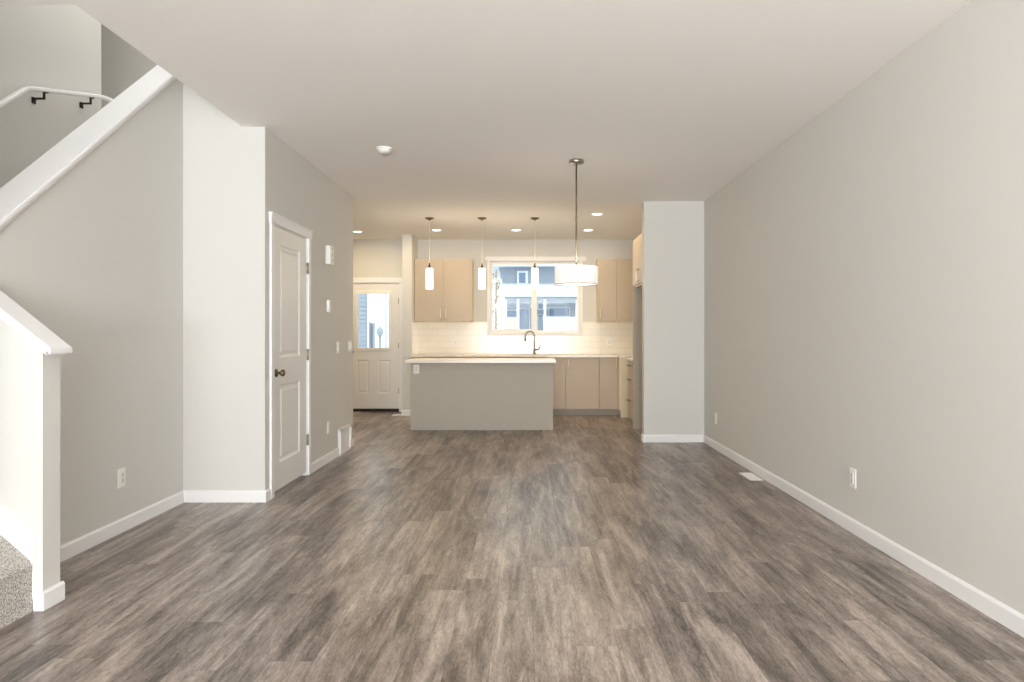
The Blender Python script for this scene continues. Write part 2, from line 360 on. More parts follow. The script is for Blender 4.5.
# handrail
hr = thing('handrail', (-3.47, 4.7, 2.9), 'white stair handrail on black brackets against the stairwell wall', 'handrail')
XH = -3.47
hp = [(XH, 3.3, 1.863), (XH, 4.57, 2.904), (XH, 4.60, 2.926), (XH, 4.65, 2.946), (XH, 5.40, 3.157), (XH+.005, 5.44, 3.163), (XH+.05, 5.50, 3.150), (XH+.14, 5.54, 3.148), (XH+.6, 5.56, 3.148)]
def rail_bm(pts, w_, h_):
    bm = bmesh.new(); rings = []
    pts = [Vector(p) for p in pts]
    for i, p in enumerate(pts):
        t = (pts[min(i+1, len(pts)-1)] - pts[max(i-1, 0)]).normalized(); s = t.cross(Vector((0, 0, 1))).normalized(); u = s.cross(t).normalized()
        rings.append([bm.verts.new(p + s*a*w_/2 + u*c*h_/2) for a, c in ((-1, -.6), (-.7, -1), (.7, -1), (1, -.6), (1, .5), (.6, 1), (-.6, 1), (-1, .5))])
    for A, B in zip(rings, rings[1:]):
        for k in range(8): bm.faces.new((A[k], A[(k+1) % 8], B[(k+1) % 8], B[k]))
    bm.faces.new(rings[0][::-1]); bm.faces.new(rings[-1]); bmesh.ops.recalc_face_normals(bm, faces=bm.faces[:])
    return bm
obj('rail', rail_bm(hp, .046, .028), 'white', hr)
for y, z in ((3.6, 2.095), (4.767, 2.966), (5.275, 3.108)):
    bm = boxes((-3.55, -3.538, y-.016, y+.016, z-.085, z-.040), bev=.003)
    bx(bm, -3.538, XH+.006, y-.006, y+.006, z-.055, z-.043); bx(bm, XH-.006, XH+.006, y-.006, y+.006, z-.043, z-.003)
    bx(bm, XH-.014, XH+.014, y-.026, y+.026, z-.003, z+.003)
    obj('bracket', bm, 'blackmetal', hr)

# baseboards
BH, BT = .085, .013
def base(n, segs):
    bm = bmesh.new()
    for (x0, x1, y0, y1, side) in segs:
        # side = outward direction of the visible face
        if side in '+x-x':
            s = 1 if side == '+x' else -1; x = x0
            prism([(x, 0), (x+s*BT, 0), (x+s*BT, BH-.012), (x+s*.006, BH), (x, BH)], 'y', y0, y1, bm)
        else:
            s = 1 if side == '+y' else -1; y = y0
            prism([(y, 0), (y+s*BT, 0), (y+s*BT, BH-.012), (y+s*.006, BH), (y, BH)], 'x', x0, x1, bm)
    struct('baseboard_'+n, bm, 'white')
base('right', [(XR, XR, YF, 7.56, '-x')])
base('peninsula', [(1.326-BT, XR-BT, 7.56, 7.56, '-y'), (1.326, 1.326, 7.56, 7.68, '-x')])
base('closet', [(XA, XB+BT, YC, YC, '-y')])
base('stair', [(XA, XA, 3.055, YC-BT, '+x')])
base('hall', [(XB, XB, YC, 4.932, '+x'), (XB, XB, 5.835, 6.715, '+x'), (XB, XB, 7.135, YB, '+x')])
base('pony', [(-2.15, -2.15, 2.945-BT, 3.055+BT, '+x'), (-2.183, -2.15, 2.945, 2.945, '-y')])
base('pilaster', [(-1.89-BT, -1.750, 10.03, 10.03, '-y'), (-1.89, -1.89, 10.03, YW, '-x')])

# ------------------------------------------------------------------ closet door (door_1)
d1 = empty('door_1', (XB, (DY0+DY1)/2, 0)); d1['kind'] = 'structure'; d1['label'] = 'white two-panel closet door in the left wall'; d1['category'] = 'door'
def panel_slab_x(xf, y0, y1, z0, z1, th, panels):
    """slab facing +X with recessed-moulded panels (grid of boxes plus stepped panels)"""
    bm = bmesh.new(); ys = [y0]+sorted({v for p in panels for v in p[:2]})+[y1]
    bx(bm, xf-th, xf-.012, y0, y1, z0, z1)
    # stiles and rails in front of the core
    py0, py1 = panels[0][0], panels[0][1]
    bx(bm, xf-.012, xf, y0, py0, z0, z1); bx(bm, xf-.012, xf, py1, y1, z0, z1)
    zz = [z0] + [v for p in sorted(panels, key=lambda q: q[2]) for v in p[2:]] + [z1]
    for a, c in zip(zz[::2], zz[1::2]): bx(bm, xf-.012, xf, py0, py1, a, c)
    for (a, c, e, f) in panels:
        # sloped field
        g_ = .035; bv = [(xf-.001, a, e, 0), (xf-.011, a+.014, e+.014, 0), (xf-.011, a+g_, e+g_, 0), (xf-.003, a+g_+.016, e+g_+.016, 0)]
        rings = []
        for (x_, ya, za, _) in bv:
            dy = ya-a; rings.append([bm.verts.new(q) for q in ((x_, a+dy, e+dy), (x_, c-dy, e+dy), (x_, c-dy, f-dy), (x_, a+dy, f-dy))])
        for A, B in zip(rings, rings[1:]):
            for k in range(4): bm.faces.new((A[k], A[(k+1) % 4], B[(k+1) % 4], B[k]))
        bm.faces.new(rings[-1])
    bmesh.ops.recalc_face_normals(bm, faces=bm.faces[:])
    return bm
XS = XB - .004
obj('slab', panel_slab_x(XS, 5.005, 5.768, .030, 2.05, .035, [(5.145, 5.60, .235, .835), (5.145, 5.60, 1.045, 1.925)]), 'door', d1)
jm = boxes((XB-.119, XB-.0005, DY0, DY0+.017, 0, DZ-.012), (XB-.119, XB-.0005, DY1-.017, DY1, 0, DZ-.012), (XB-.119, XB-.0005, DY0, DY1, DZ-.012, DZ-.0005))
obj('jamb', jm, 'white', d1)
cs = boxes((XB, XB+.017, 4.932, 4.99, 0, 2.060), (XB, XB+.017, 5.780, 5.835, 0, 2.060), (XB, XB+.022, 4.920, 5.845, 2.060, 2.122), bev=.003)
bx(cs, XB, XB+.028, 4.915, 5.850, 2.122, 2.134)
obj('casing', cs, 'white', d1)
kn = bmesh.new()
def lathe_x(prof, y, z, bm, n=24):
    rings = [[bm.verts.new((x_, y+r*math.cos(2*PI*i/n), z+r*math.sin(2*PI*i/n))) for i in range(n)] for x_, r in prof]
    for A, B in zip(rings, rings[1:]):
        for k in range(n):
            f = bm.faces.new((A[k], A[(k+1) % n], B[(k+1) % n], B[k])); f.smooth = True
    bm.faces.new(rings[-1])
    bmesh.ops.recalc_face_normals(bm, faces=bm.faces[:])
lathe_x([(XS, .032), (XS+.006, .032), (XS+.009, .022), (XS+.012, .011), (XS+.032, .010), (XS+.038, .020), (XS+.048, .027), (XS+.060, .026), (XS+.066, .016), (XS+.067, .004)], 5.072, .93, kn)
obj('door_knob', kn, 'bronze', d1)['label'] = 'brushed metal round knob'
for z in (.31, 1.05, 1.80):
    bm = boxes((XB-.006, XB+.004, 5.765, 5.785, z-.045, z+.045)); tube([(XB+.008, 5.776, z-.048), (XB+.008, 5.776, z+.048)], .007, bm)
    obj('hinge', bm, 'nickel', d1)

# ------------------------------------------------------------------ back door (door_2)
d2 = empty('door_2', ((EX0+EX1)/2, YW, 0)); d2['kind'] = 'structure'; d2['label'] = 'white back door with a large glass lite'; d2['category'] = 'door'
def back_slab():
    bm = bmesh.new(); yf = YW+.012; yb = yf+.045
    gx0, gx1, gz0, gz1 = -2.725, -2.195, 1.0, 1.90
    x0, x1 = EX0+.012, EX1-.012
    bx(bm, x0, gx0, yf, yb, .045, 2.04); bx(bm, gx1, x1, yf, yb, .045, 2.04); bx(bm, gx0, gx1, yf, yb, gz1, 2.04)
    ps = [(-2.74, -2.545), (-2.375, -2.18)]
    bx(bm, gx0, gx1, yf+.012, yb, .045, gz0)
    bx(bm, gx0, gx1, yf, yf+.012, .82, gz0); bx(bm, gx0, gx1, yf, yf+.012, .045, .29)
    bx(bm, -2.535, -2.385, yf, yf+.012, .29, .82)
    return bm
obj('slab', back_slab(), 'door', d2)
for (a, c) in ((-2.725, -2.535), (-2.385, -2.195)):
    bm = bmesh.new(); yf = YW+.012; rings = []
    for (d_, g_) in ((0, 0), (.010, .012), (.010, .024), (.002, .036)):
        rings.append([bm.verts.new(q) for q in ((a+g_, yf+d_, .29+g_), (c-g_, yf+d_, .29+g_), (c-g_, yf+d_, .82-g_), (a+g_, yf+d_, .82-g_))])
    for A, B in zip(rings, rings[1:]):
        for k in range(4): bm.faces.new((A[k], A[(k+1) % 4], B[(k+1) % 4], B[k]))
    bm.faces.new(rings[-1]); bmesh.ops.recalc_face_normals(bm, faces=bm.faces[:])
    obj('panel', bm, 'door', d2)
fy = YW-.004
obj('lite_frame', boxes((-2.745, -2.700, fy, YW+.013, 1.02, 1.875), (-2.220, -2.175, fy, YW+.013, 1.02, 1.875), (-2.745, -2.175, fy-.001, YW+.013, 1.875, 1.92), (-2.745, -2.175, fy-.001, YW+.013, .98, 1.02), bev=.003), 'vinyl', d2)
obj('glass', boxes((-2.725, -2.195, YW+.030, YW+.034, 1.0, 1.9)), 'glass', d2)
obj('threshold', boxes((EX0, EX1, YW-.02, YW+.12, 0, .044)), 'black', d2)['label'] = 'black door sill'
obj('jamb', boxes((EX0+.0005, EX0+.008, YW+.001, YW+.119, .045, 2.045), (EX1-.008, EX1-.0005, YW+.001, YW+.119, .045, 2.045), (EX0, EX1, YW+.001, YW+.119, 2.045, EZ-.0005)), 'white', d2)
cs = boxes((EX0-.075, EX0, YW-.018, YW, 0, 2.055), (EX1, EX1+.075, YW-.018, YW, 0, 2.055), (EX0-.09, EX1+.085, YW-.022, YW, 2.055, 2.135), bev=.003)
obj('casing', cs, 'white', d2)
for z in (.33, 1.05, 1.76): obj('hinge', boxes((EX1-.016, EX1-.004, YW-.006, YW+.014, z-.045, z+.045)), 'nickel', d2)
bm = bmesh.new(); n_ = 20
tube([(-2.80, YW+.012, .95), (-2.80, YW+.004, .95)], .03, bm, 20); tube([(-2.80, YW+.004, .95), (-2.80, YW-.03, .95), (-2.80, YW-.05, .95)], [.012, .012, .026], bm, 20)
obj('door_knob', bm, 'bronze', d2)

# ------------------------------------------------------------------ kitchen window
w1 = empty('window_1', ((WX0+WX1)/2, YW, 1.3)); w1['kind'] = 'structure'; w1['label'] = 'white two-lite sliding window over the kitchen sink'; w1['category'] = 'window'
cs = boxes((-.645, WX0, YW-.018, YW, WZ0, WZ1), (WX1, .880, YW-.018, YW, WZ0, WZ1), (-.672, .935, YW-.024, YW, WZ1, 2.468), (-.645, .880, YW-.020, YW, 1.215, WZ0), bev=.003)
obj('casing', cs, 'white', w1)
y0, y1 = YW+.05, YW+.10
obj('window_frame', boxes((WX0, WX0+.035, y0, y1, WZ0+.04, WZ1-.04), (WX1-.04, WX1, y0, y1, WZ0+.04, WZ1-.04), (WX0, WX1, y0-.001, y1, WZ1-.04, WZ1), (WX0, WX1, y0-.001, y1, WZ0, WZ0+.04), (.075, .150, y0, y1, WZ0+.04, WZ1-.04), bev=.003), 'vinyl', w1)
ls = boxes((WX0+.02, WX0+.045, y0-.014, y0-.002, 1.315, 2.34), (.062, .095, y0-.014, y0-.002, 1.315, 2.34), (WX0+.02, .095, y0-.015, y0-.002, 2.34, 2.37), (WX0+.02, .095, y0-.015, y0-.002, 1.285, 1.315), bev=.002)
obj('sash', ls, 'vinyl', w1)
obj('reveal', boxes((WX0-.002, WX0+.004, YW+.001, y0-.002, WZ0+.004, WZ1-.004), (WX1-.004, WX1+.002, YW+.001, y0-.002, WZ0+.004, WZ1-.004), (WX0-.002, WX1+.002, YW+.001, y0-.002, WZ0-.002, WZ0+.004), (WX0-.002, WX1+.002, YW+.001, y0-.002, WZ1-.004, WZ1+.002)), 'white', w1)
obj('pane', boxes((WX0+.03, .09, YW+.07, YW+.074, WZ0+.03, WZ1-.04)), 'glass', w1); obj('pane', boxes((.14, WX1-.03, YW+.07, YW+.074, WZ0+.03, WZ1-.04)), 'glass', w1)

# unseen window added behind the camera to let daylight in
w2 = empty('window_2', (-.1, YF, .3)); w2['kind'] = 'structure'; w2['label'] = 'added large white framed window in the unseen wall behind the viewpoint'; w2['category'] = 'window'
obj('window_frame', boxes((-1.75, -1.69, YF-.1, YF-.04, .28, 2.48), (1.49, 1.55, YF-.1, YF-.04, .28, 2.48), (-1.75, 1.55, YF-.1, YF-.04, 2.42, 2.48), (-1.75, 1.55, YF-.1, YF-.04, .28, .34), (-.13, -.07, YF-.1, YF-.04, .28, 2.48)), 'vinyl', w2)
obj('pane', boxes((-1.70, -.12, YF-.07, YF-.066, .33, 2.43)), 'glass', w2); obj('pane', boxes((-.08, 1.50, YF-.07, YF-.066, .33, 2.43)), 'glass', w2)

# ------------------------------------------------------------------ kitchen cabinets
def pull(part, p0, p1, out, mat='pull'):
    """bar pull between two points standing off along out"""
    p0, p1, out = Vector(p0), Vector(p1), Vector(out); d_ = (p1-p0).normalized()*.012
    bm = tube([p0, p0+out*.6, p0+out+d_*.8, p0+out+d_*2, p1+out-d_*2, p1+out-d_*.8, p1+out*.6, p1], .0062)
    sub('handle', bm, mat, part)
def cabinet_y(name, x0, x1, z0, z1, yf, depth, doors, label, cat, group, kick=0, mat='cab'):
    """cabinet facing -Y; doors = list of (xa, xb, handle x or None, handle z0, z1)"""
    t = thing(name, ((x0+x1)/2, yf+depth/2, z0 if not kick else 0), label, cat, group)
    body = boxes((x0, x1, yf+.020, yf+depth, z0, z1))
    obj('body', body, 'cab_edge' if z0 > 1.2 else 'cab', t)
    if kick: obj('toe_kick', boxes((x0, x1, yf+.075, yf+depth, 0, kick)), 'kick', t)
    for (xa, xb, hx, h0, h1) in doors:
        d = obj('door', boxes((xa+.002, xb-.002, yf, yf+.019, z0+.001, z1-.003), bev=.0012), mat, t)
        if hx is not None: pull(d, (hx, yf, h0), (hx, yf, h1), (0, -.03, 0))
    return t
UZ0, UZ1 = 1.425, 2.40; YU = YW-.337
cabinet_y('upper_cabinet', -1.745, -.858, UZ0, UZ1, YU, .335, [(-1.745, -1.300, -1.340, 1.465, 1.62), (-1.300, -.858, -1.260, 1.465, 1.62)],
          'beige two-door wall cabinet left of the kitchen window', 'cabinet', 'kitchen wall cabinets')
cabinet_y('upper_cabinet', 1.09, 1.665, UZ0, UZ1, YU, .335, [(1.09, 1.378, 1.125, 1.465, 1.62), (1.378, 1.665, 1.63, 1.465, 1.62)],
          'beige two-door wall cabinet right of the kitchen window', 'cabinet', 'kitchen wall cabinets')
tf = thing('upper_cabinet', (1.70, 8.19, 1.83), 'beige two-door cabinet high over the refrigerator alcove', 'cabinet', 'kitchen wall cabinets')
obj('body', boxes((1.39, XR-.003, 7.69, 8.625, 1.832, 2.447)), 'cab_edge', tf)
for ya, yb, hy in ((7.69, 8.19, 8.155), (8.19, 8.625, 8.225)):
    d = obj('door', boxes((1.371, 1.389, ya+.002, yb-.002, 1.855, 2.445), bev=.0012), 'cab', tf)
    pull(d, (1.371, hy, 1.885), (1.371, hy, 2.03), (-.03, 0, 0))
# fridge panel
tag(obj('fridge_panel', boxes((1.371, XR-.003, 8.627, 8.655, 0, 2.447), bev=.0015), 'taupe'), 'tall grey taupe side panel closing the refrigerator alcove', 'panel')
# base cabinets
YD = 10.018
bz0, bz1 = .1, .882
cabinet_y('base_cabinet', -1.748, -1.06, bz0, bz1, YD, .57, [(-1.748, -1.387, -1.42, .70, .85), (-1.387, -1.06, -1.35, .70, .85)], 'beige base cabinet against the wall stub, behind the island', 'cabinet', 'kitchen base cabinets', .1)
cabinet_y('base_cabinet', -1.06, -.45, bz0, bz1, YD, .57, [(-1.06, -.45, -.49, .70, .85)], 'beige single-door base cabinet left of the sink cabinet', 'cabinet', 'kitchen base cabinets', .1)
cabinet_y('base_cabinet', -.45, .574, bz0, .70, YD, .57, [], 'beige two-door sink base cabinet under the faucet', 'cabinet', 'kitchen base cabinets', .1)
sk = bpy.data.objects['base_cabinet.002']
obj('rail', boxes((-.45, .574, YD+.02, YD+.035, .70, .882)), 'cab', sk)
for xa, xb, hx in ((-.45, .064, .024), (.064, .574, .104)):
    d = obj('door', boxes((xa+.002, xb-.002, YD, YD+.019, .101, .879), bev=.0012), 'cab', sk); pull(d, (hx, YD, .70), (hx, YD, .85), (0, -.03, 0))
cabinet_y('base_cabinet', .576, 1.085, bz0, bz1, YD, .57, [(.576, 1.085, .615, .70, .85)], 'beige single-door base cabinet right of the island end', 'cabinet', 'kitchen base cabinets', .1)
tc_ = cabinet_y('base_cabinet', 1.087, XR-.01, bz0, bz1, YD, .57, [(1.087, 1.362, 1.338, .72, .87)], 'beige corner base cabinet with a cream end panel', 'cabinet', 'kitchen base cabinets', .1)
obj('end_panel', boxes((1.377, XR-.01, 9.81, 9.825, 0, .882), (1.364, 1.377, 9.83, YD+.02, .1, .882), (1.377, XR-.01, 9.825, YD+.02, .1, .882)), 'cab_edge', tc_)['label'] = 'cream end panel facing the room'
# drawer unit
td = thing('drawer_cabinet', (1.70, 8.86, 0), 'beige three-drawer base unit beyond the tall panel', 'cabinet', 'kitchen base cabinets')
obj('body', boxes((1.39, XR-.01, 8.657, 9.05, .1, .882)), 'cab', td)
obj('toe_kick', boxes((1.445, XR-.01, 8.657, 9.05, 0, .1)), 'kick', td)
for z0, z1 in ((.745, .879), (.465, .745), (.101, .465)):
    d = obj('drawer', boxes((1.371, 1.389, 8.659, 9.048, z0+.002, z1-.002), bev=.0012), 'cab', td)
    zc = z0+.5*(z1-z0) if z0 > .7 else z1-.12
    pull(d, (1.371, 8.80, zc), (1.371, 8.98, zc), (-.03, 0, 0), 'bronze')
# worktops
bm = bmesh.new(); y0, y1 = YD-.025, YW-.001; sx0, sx1, sy0, sy1 = -.28, .42, 10.10, 10.46
for q in ((-1.748, sx0, y0, y1), (sx1, XR-.001, y0, y1), (sx0, sx1, y0, sy0), (sx0, sx1, sy1, y1), (1.345, XR-.001, 9.795, y0)): bx(bm, *q, .884, .915)
tag(obj('worktop', bm, 'counter'), 'white quartz worktop along the back wall under the window', 'worktop', 'kitchen worktops')
tag(obj('worktop', boxes((1.345, XR-.001, 8.657, 9.06, .884, .915), bev=.002), 'counter'), 'short white worktop on top of the drawer unit', 'worktop', 'kitchen worktops')
bm = boxes((sx0-.01, sx0, sy0-.01, sy1+.01, .72, .883), (sx1, sx1+.01, sy0-.01, sy1+.01, .72, .883), (sx0, sx1, sy0-.01, sy0, .72, .883), (sx0, sx1, sy1, sy1+.01, .72, .883), (sx0-.01, sx1+.01, sy0-.01, sy1+.01, .71, .72))
tag(obj('sink', bm, 'steel'), 'stainless undermount sink below the faucet', 'sink')
# faucet
fx, fy_ = .108, 10.50
t = thing('faucet', (fx, fy_, .915), 'tall gooseneck kitchen faucet in front of the window', 'faucet')
bm = lathe([(.0, .915), (.026, .915), (.026, .922), (.020, .930), (.014, .98), (.012, 1.0)], fx, fy_)
obj('base', bm, 'bronze', t)
r_ = .077; dirv = Vector((-.93, -.37, 0)); pts = [(fx, fy_, .98), (fx, fy_, 1.10), (fx, fy_, 1.2)]
for k in range(1, 13):
    a = PI*k/12; pts.append(tuple(Vector((fx, fy_, 1.2)) + dirv*(r_*(1-math.cos(a))) + Vector((0, 0, r_*math.sin(a)))))
e_ = Vector(pts[-1]); pts.append(tuple(e_+Vector((0, 0, -.02))))
obj('spout', tube(pts, .0105), 'nickel', t)
obj('spray_head', tube([e_+Vector((0, 0, -.018)), e_+Vector((0, 0, -.05)), e_+Vector((0, 0, -.075))], [.011, .014, .014]), 'bronze', t)
obj('lever', tube([(fx+.01, fy_, .985), (fx+.06, fy_, .99), (fx+.085, fy_-.01, 1.01), (fx+.095, fy_-.01, 1.06)], [.012, .011, .007, .006]), 'bronze', t)
# backsplash
bm = bmesh.new(); yb0, yb1 = YW-.010, YW-.0005
for q in ((-1.749, -.645, .916, 1.43), (-.645, .880, .916, 1.214), (.880, XR-.001, .916, 1.43)): bx(bm, q[0], q[1], yb0, yb1, q[2], q[3])
bx(bm, -1.7495, -1.742, 10.035, yb0, .916, 1.425)
o = struct('wall_tile_backsplash', bm, 'tile', 'glossy white subway tile backsplash behind the kitchen worktop', 'backsplash')

# ------------------------------------------------------------------ island
ti = thing('kitchen_island', (-.587, 8.75, 0), 'plain taupe kitchen island with a flat panelled back', 'island')
obj('back_panel', boxes((-1.50, .327, 8.51, 8.53, .0, .870), bev=.0015), 'taupe', ti)
obj('body', boxes((-1.495, .322, 8.531, 8.94, .1, .870)), 'cab', ti)
obj('toe_kick', boxes((-1.47, .30, 8.531, 8.88, 0, .1)), 'kick', ti)
for k in range(4):
    xa = -1.495+k*.45425; obj('door', boxes((xa+.002, xa+.452, 8.941, 8.96, .102, .868), bev=.0012), 'cab', ti)
tag(obj('worktop', boxes((-1.525, .357, 8.27, 9.0, .872, .906), bev=.003), 'counter'), 'long white worktop overhanging the kitchen island', 'worktop', 'kitchen worktops')

# ------------------------------------------------------------------ plates, outlets, switches
def plate(name, side, p, w_, h_, label, cat, group, gangs=1, kind='outlet', th=.006):
    """side: '+x' wall facing +X at x=p[0]; '-x'; '-y'"""
    t = thing(name, p, label, cat, group)
    def B(u0, u1, v0, v1, d0, d1, bev=0):
        x, y, z = p
        if side == '+x': return boxes((x+d0, x+d1, y+u0, y+u1, z+v0, z+v1), bev=bev)
        if side == '-x': return boxes((x-d1, x-d0, y+u0, y+u1, z+v0, z+v1), bev=bev)
        return boxes((x+u0, x+u1, y-d1, y-d0, z+v0, z+v1), bev=bev)
    obj('cover_plate', B(-w_/2, w_/2, -h_/2, h_/2, 0, th, .0025), 'plate', t)
    for g in range(gangs):
        c = (g-(gangs-1)/2)*.046
        obj('socket' if kind == 'outlet' else 'rocker', B(c-.0165, c+.0165, -.034, .034, th, th+.004, .0015), 'plate', t)
        if kind == 'outlet':
            for v in (-.017, .017): obj('receptacle', B(c-.0125, c+.0125, v-.013, v+.013, th+.0042, th+.0055, .001), 'receptacle', t)
    return t
G = 'electrical outlets low on the walls'
plate('outlet', '+x', (XA, 4.11, .337), .075, .118, 'white outlet on the wall under the stairs', 'outlet', G)
plate('outlet', '+x', (XB, 6.385, .33), .075, .118, 'white outlet low between closet door and air grille', 'outlet', G)
plate('outlet', '-x', (XR, 4.10, .337), .075, .118, 'nearer white outlet on the long right wall', 'outlet', G)
plate('outlet', '-x', (XR, 7.09, .33), .075, .118, 'farther white outlet on the right wall near the short wall', 'outlet', G)
plate('outlet', '-y', (-1.425, 8.51, .783), .07, .114, 'white outlet in the top left corner of the island back', 'outlet', 'kitchen outlets')
plate('outlet', '-y', (-1.14, YW-.010, 1.10), .07, .114, 'pale outlet on the tiles below the left wall cabinet', 'outlet', 'kitchen outlets')
plate('outlet', '-y', (1.30, YW-.010, 1.11), .07, .114, 'pale outlet on the tiles below the right wall cabinet', 'outlet', 'kitchen outlets')
plate('light_switch', '+x', (XB, 6.71, 1.095), .078, .118, 'single white light switch in the middle of the left wall', 'switch', 'light switches', 1, 'switch')
plate('light_switch', '+x', (XB, 7.17, 1.10), .12, .118, 'wider double light switch at the end of the left wall', 'switch', 'light switches', 2, 'switch')
# thermostat, chime
t = thing('thermostat', (XB, 6.37, 1.50), 'small white thermostat on the left wall below the chime box', 'thermostat')
obj('housing', boxes((XB, XB+.025, 6.335, 6.40, 1.44, 1.555), bev=.005), 'plate', t)
obj('display', boxes((XB+.025, XB+.0262, 6.347, 6.388, 1.50, 1.54)), 'receptacle', t)
t = thing('door_chime', (XB, 6.37, 1.99), 'white door chime box with three round vents high on the wall', 'door chime')
obj('housing', boxes((XB, XB+.045, 6.305, 6.425, 1.893, 2.072), bev=.005), 'plate', t)
for z in (1.935, 1.99, 2.045):
    bm = bmesh.new(); tube([(XB+.044, 6.365, z), (XB+.0465, 6.365, z)], .014, bm, 20); obj('vent', bm, plain('chime_grey', srgb(190, 190, 188), .6, vary=.02) if z == 1.935 else bpy.data.materials['chime_grey'], t)
# return air grille
t = thing('air_grille', (XB, 6.92, 0), 'cream wall air grille at floor level near the end of the left wall', 'vent')
gy0, gy1, gz1 = 6.718, 7.132, .268
obj('frame', boxes((XB, XB+.03, gy0, gy0+.03, 0, gz1), (XB, XB+.03, gy1-.03, gy1, 0, gz1), (XB, XB+.03, gy0, gy1, gz1-.03, gz1), (XB, XB+.03, gy0, gy1, 0, .03), bev=.003), 'white', t)
bm = bmesh.new()
for k in range(16):
    z = .033 + k*.0128; prism([(XB+.0035, z+.0128), (XB+.015, z+.003), (XB+.015, z), (XB+.0035, z)], 'y', gy0+.03, gy1-.03, bm)
obj('louvres', bm, 'white', t)
obj('backing', boxes((XB, XB+.004, gy0+.02, gy1-.02, .02, gz1-.02)), 'white', t)
# floor registers
def register(x0, x1, y0, y1, n, label):
    t = thing('floor_register', ((x0+x1)/2, (y0+y1)/2, 0), label, 'vent', 'floor registers')
    obj('frame', boxes((x0, x0+.014, y0, y1, 0, .005), (x1-.014, x1, y0, y1, 0, .005), (x0, x1, y0, y0+.014, 0, .005), (x0, x1, y1-.014, y1, 0, .005)), 'plate', t)
    bm = boxes((x0+.013, x1-.013, y0+.013, y1-.013, 0, .0015))
    for k in range(n):
        if y1-y0 > x1-x0: y = y0+.02+(y1-y0-.04)*k/(n-1); bx(bm, x0+.014, x1-.014, y-.0045, y+.0045, .0015, .0045)
        else: x = x0+.02+(x1-x0-.04)*k/(n-1); bx(bm, x-.0045, x+.0045, y0+.014, y1-.014, .0015, .0045)
    obj('louvres', bm, 'plate', t)
register(1.866, 1.978, 5.565, 5.865, 18, 'white floor register beside the right wall')
register(-2.055, -1.915, 10.03, 10.20, 9, 'cream floor register in front of the back door casing')

# ------------------------------------------------------------------ ceiling fixtures
t = thing('smoke_detector', (-1.165, 5.40, H), 'round white smoke detector on the ceiling left of centre', 'smoke detector')
obj('base_ring', lathe([(0, H), (.064, H), (.066, H-.012), (.060, H-.016), (0, H-.016)], -1.165, 5.40), 'plate', t)
obj('body', lathe([(.052, H-.014), (.054, H-.024), (.048, H-.036), (.034, H-.043), (0, H-.045)], -1.165, 5.40), 'plate', t)
obj('grille', lathe([(.030, H-.044), (.030, H-.048), (.012, H-.049), (0, H-.049)], -1.165, 5.40), plain('detector_grey', srgb(196, 196, 194), .6, vary=.02), t)

def downlight(x, y, label, power=6.5):
    t = thing('recessed_light', (x, y, H), label, 'ceiling light', 'recessed ceiling lights')
    obj('trim_ring', lathe([(.060, H-.001), (.088, H-.001), (.090, H-.005), (.084, H-.009), (.064, H-.006), (.060, H-.002)], x, y), 'plate', t)
    obj('lens', lathe([(0, H-.004), (.064, H-.004), (.064, H-.001)], x, y), 'led', t)
    lamp('recessed_lamp', 'AREA', (x, y, H-.012), power, WARM, (0, 0, 0), shape='DISK', size=.11)
downlight(-2.50, 9.75, 'recessed ceiling light in front of the back door', 13)
downlight(-1.317, 9.61, 'recessed ceiling light above the left wall cabinet')
downlight(-.166, 9.61, 'recessed ceiling light above the left half of the kitchen window')
downlight(.876, 9.61, 'recessed ceiling light by the right wall cabinets')
downlight(.873, 8.34, 'recessed ceiling light nearest the room, right of the drum lamp')

def pendant(x, label):
    y = 8.62; t = thing('pendant_light', (x, y, H), label, 'pendant light', 'pendant lights over the island')
    obj('canopy', lathe([(0, H), (.058, H), (.058, H-.006), (.040, H-.018), (.012, H-.026), (.006, H-.034), (0, H-.034)], x, y), 'bronze', t)
    obj('cord', tube([(x, y, H-.03), (x, y, 2.15)], .0034, n=8), plain('pendant_cord', srgb(232, 226, 214), .5, vary=.02) if 'pendant_cord' not in bpy.data.materials else bpy.data.materials['pendant_cord'], t)
    obj('socket_cap', lathe([(0, 2.155), (.006, 2.155), (.010, 2.125), (.018, 2.115), (.018, 2.09), (.030, 2.088), (0, 2.088)], x, y), 'bronze', t)
    obj('lamp_shade', lathe([(0, 2.088), (.042, 2.088), (.048, 2.080), (.049, 1.822), (.044, 1.814), (.040, 1.814), (.040, 1.85), (0, 1.86)], x, y), 'glass_shade', t)
    lamp('pendant_lamp', 'POINT', (x, y, 1.77), 1.2, WARM, shadow_soft_size=.05)
    lamp('pendant_lamp', 'POINT', (x, y-.10, 2.0), 3.4, WARM, shadow_soft_size=.05)
pendant(-1.272, 'leftmost of the three slim lit pendants over the island')
pendant(-.590, 'middle of the three slim lit pendants over the island')
pendant(.096, 'slim lit pendant in front of the window, right one of three')

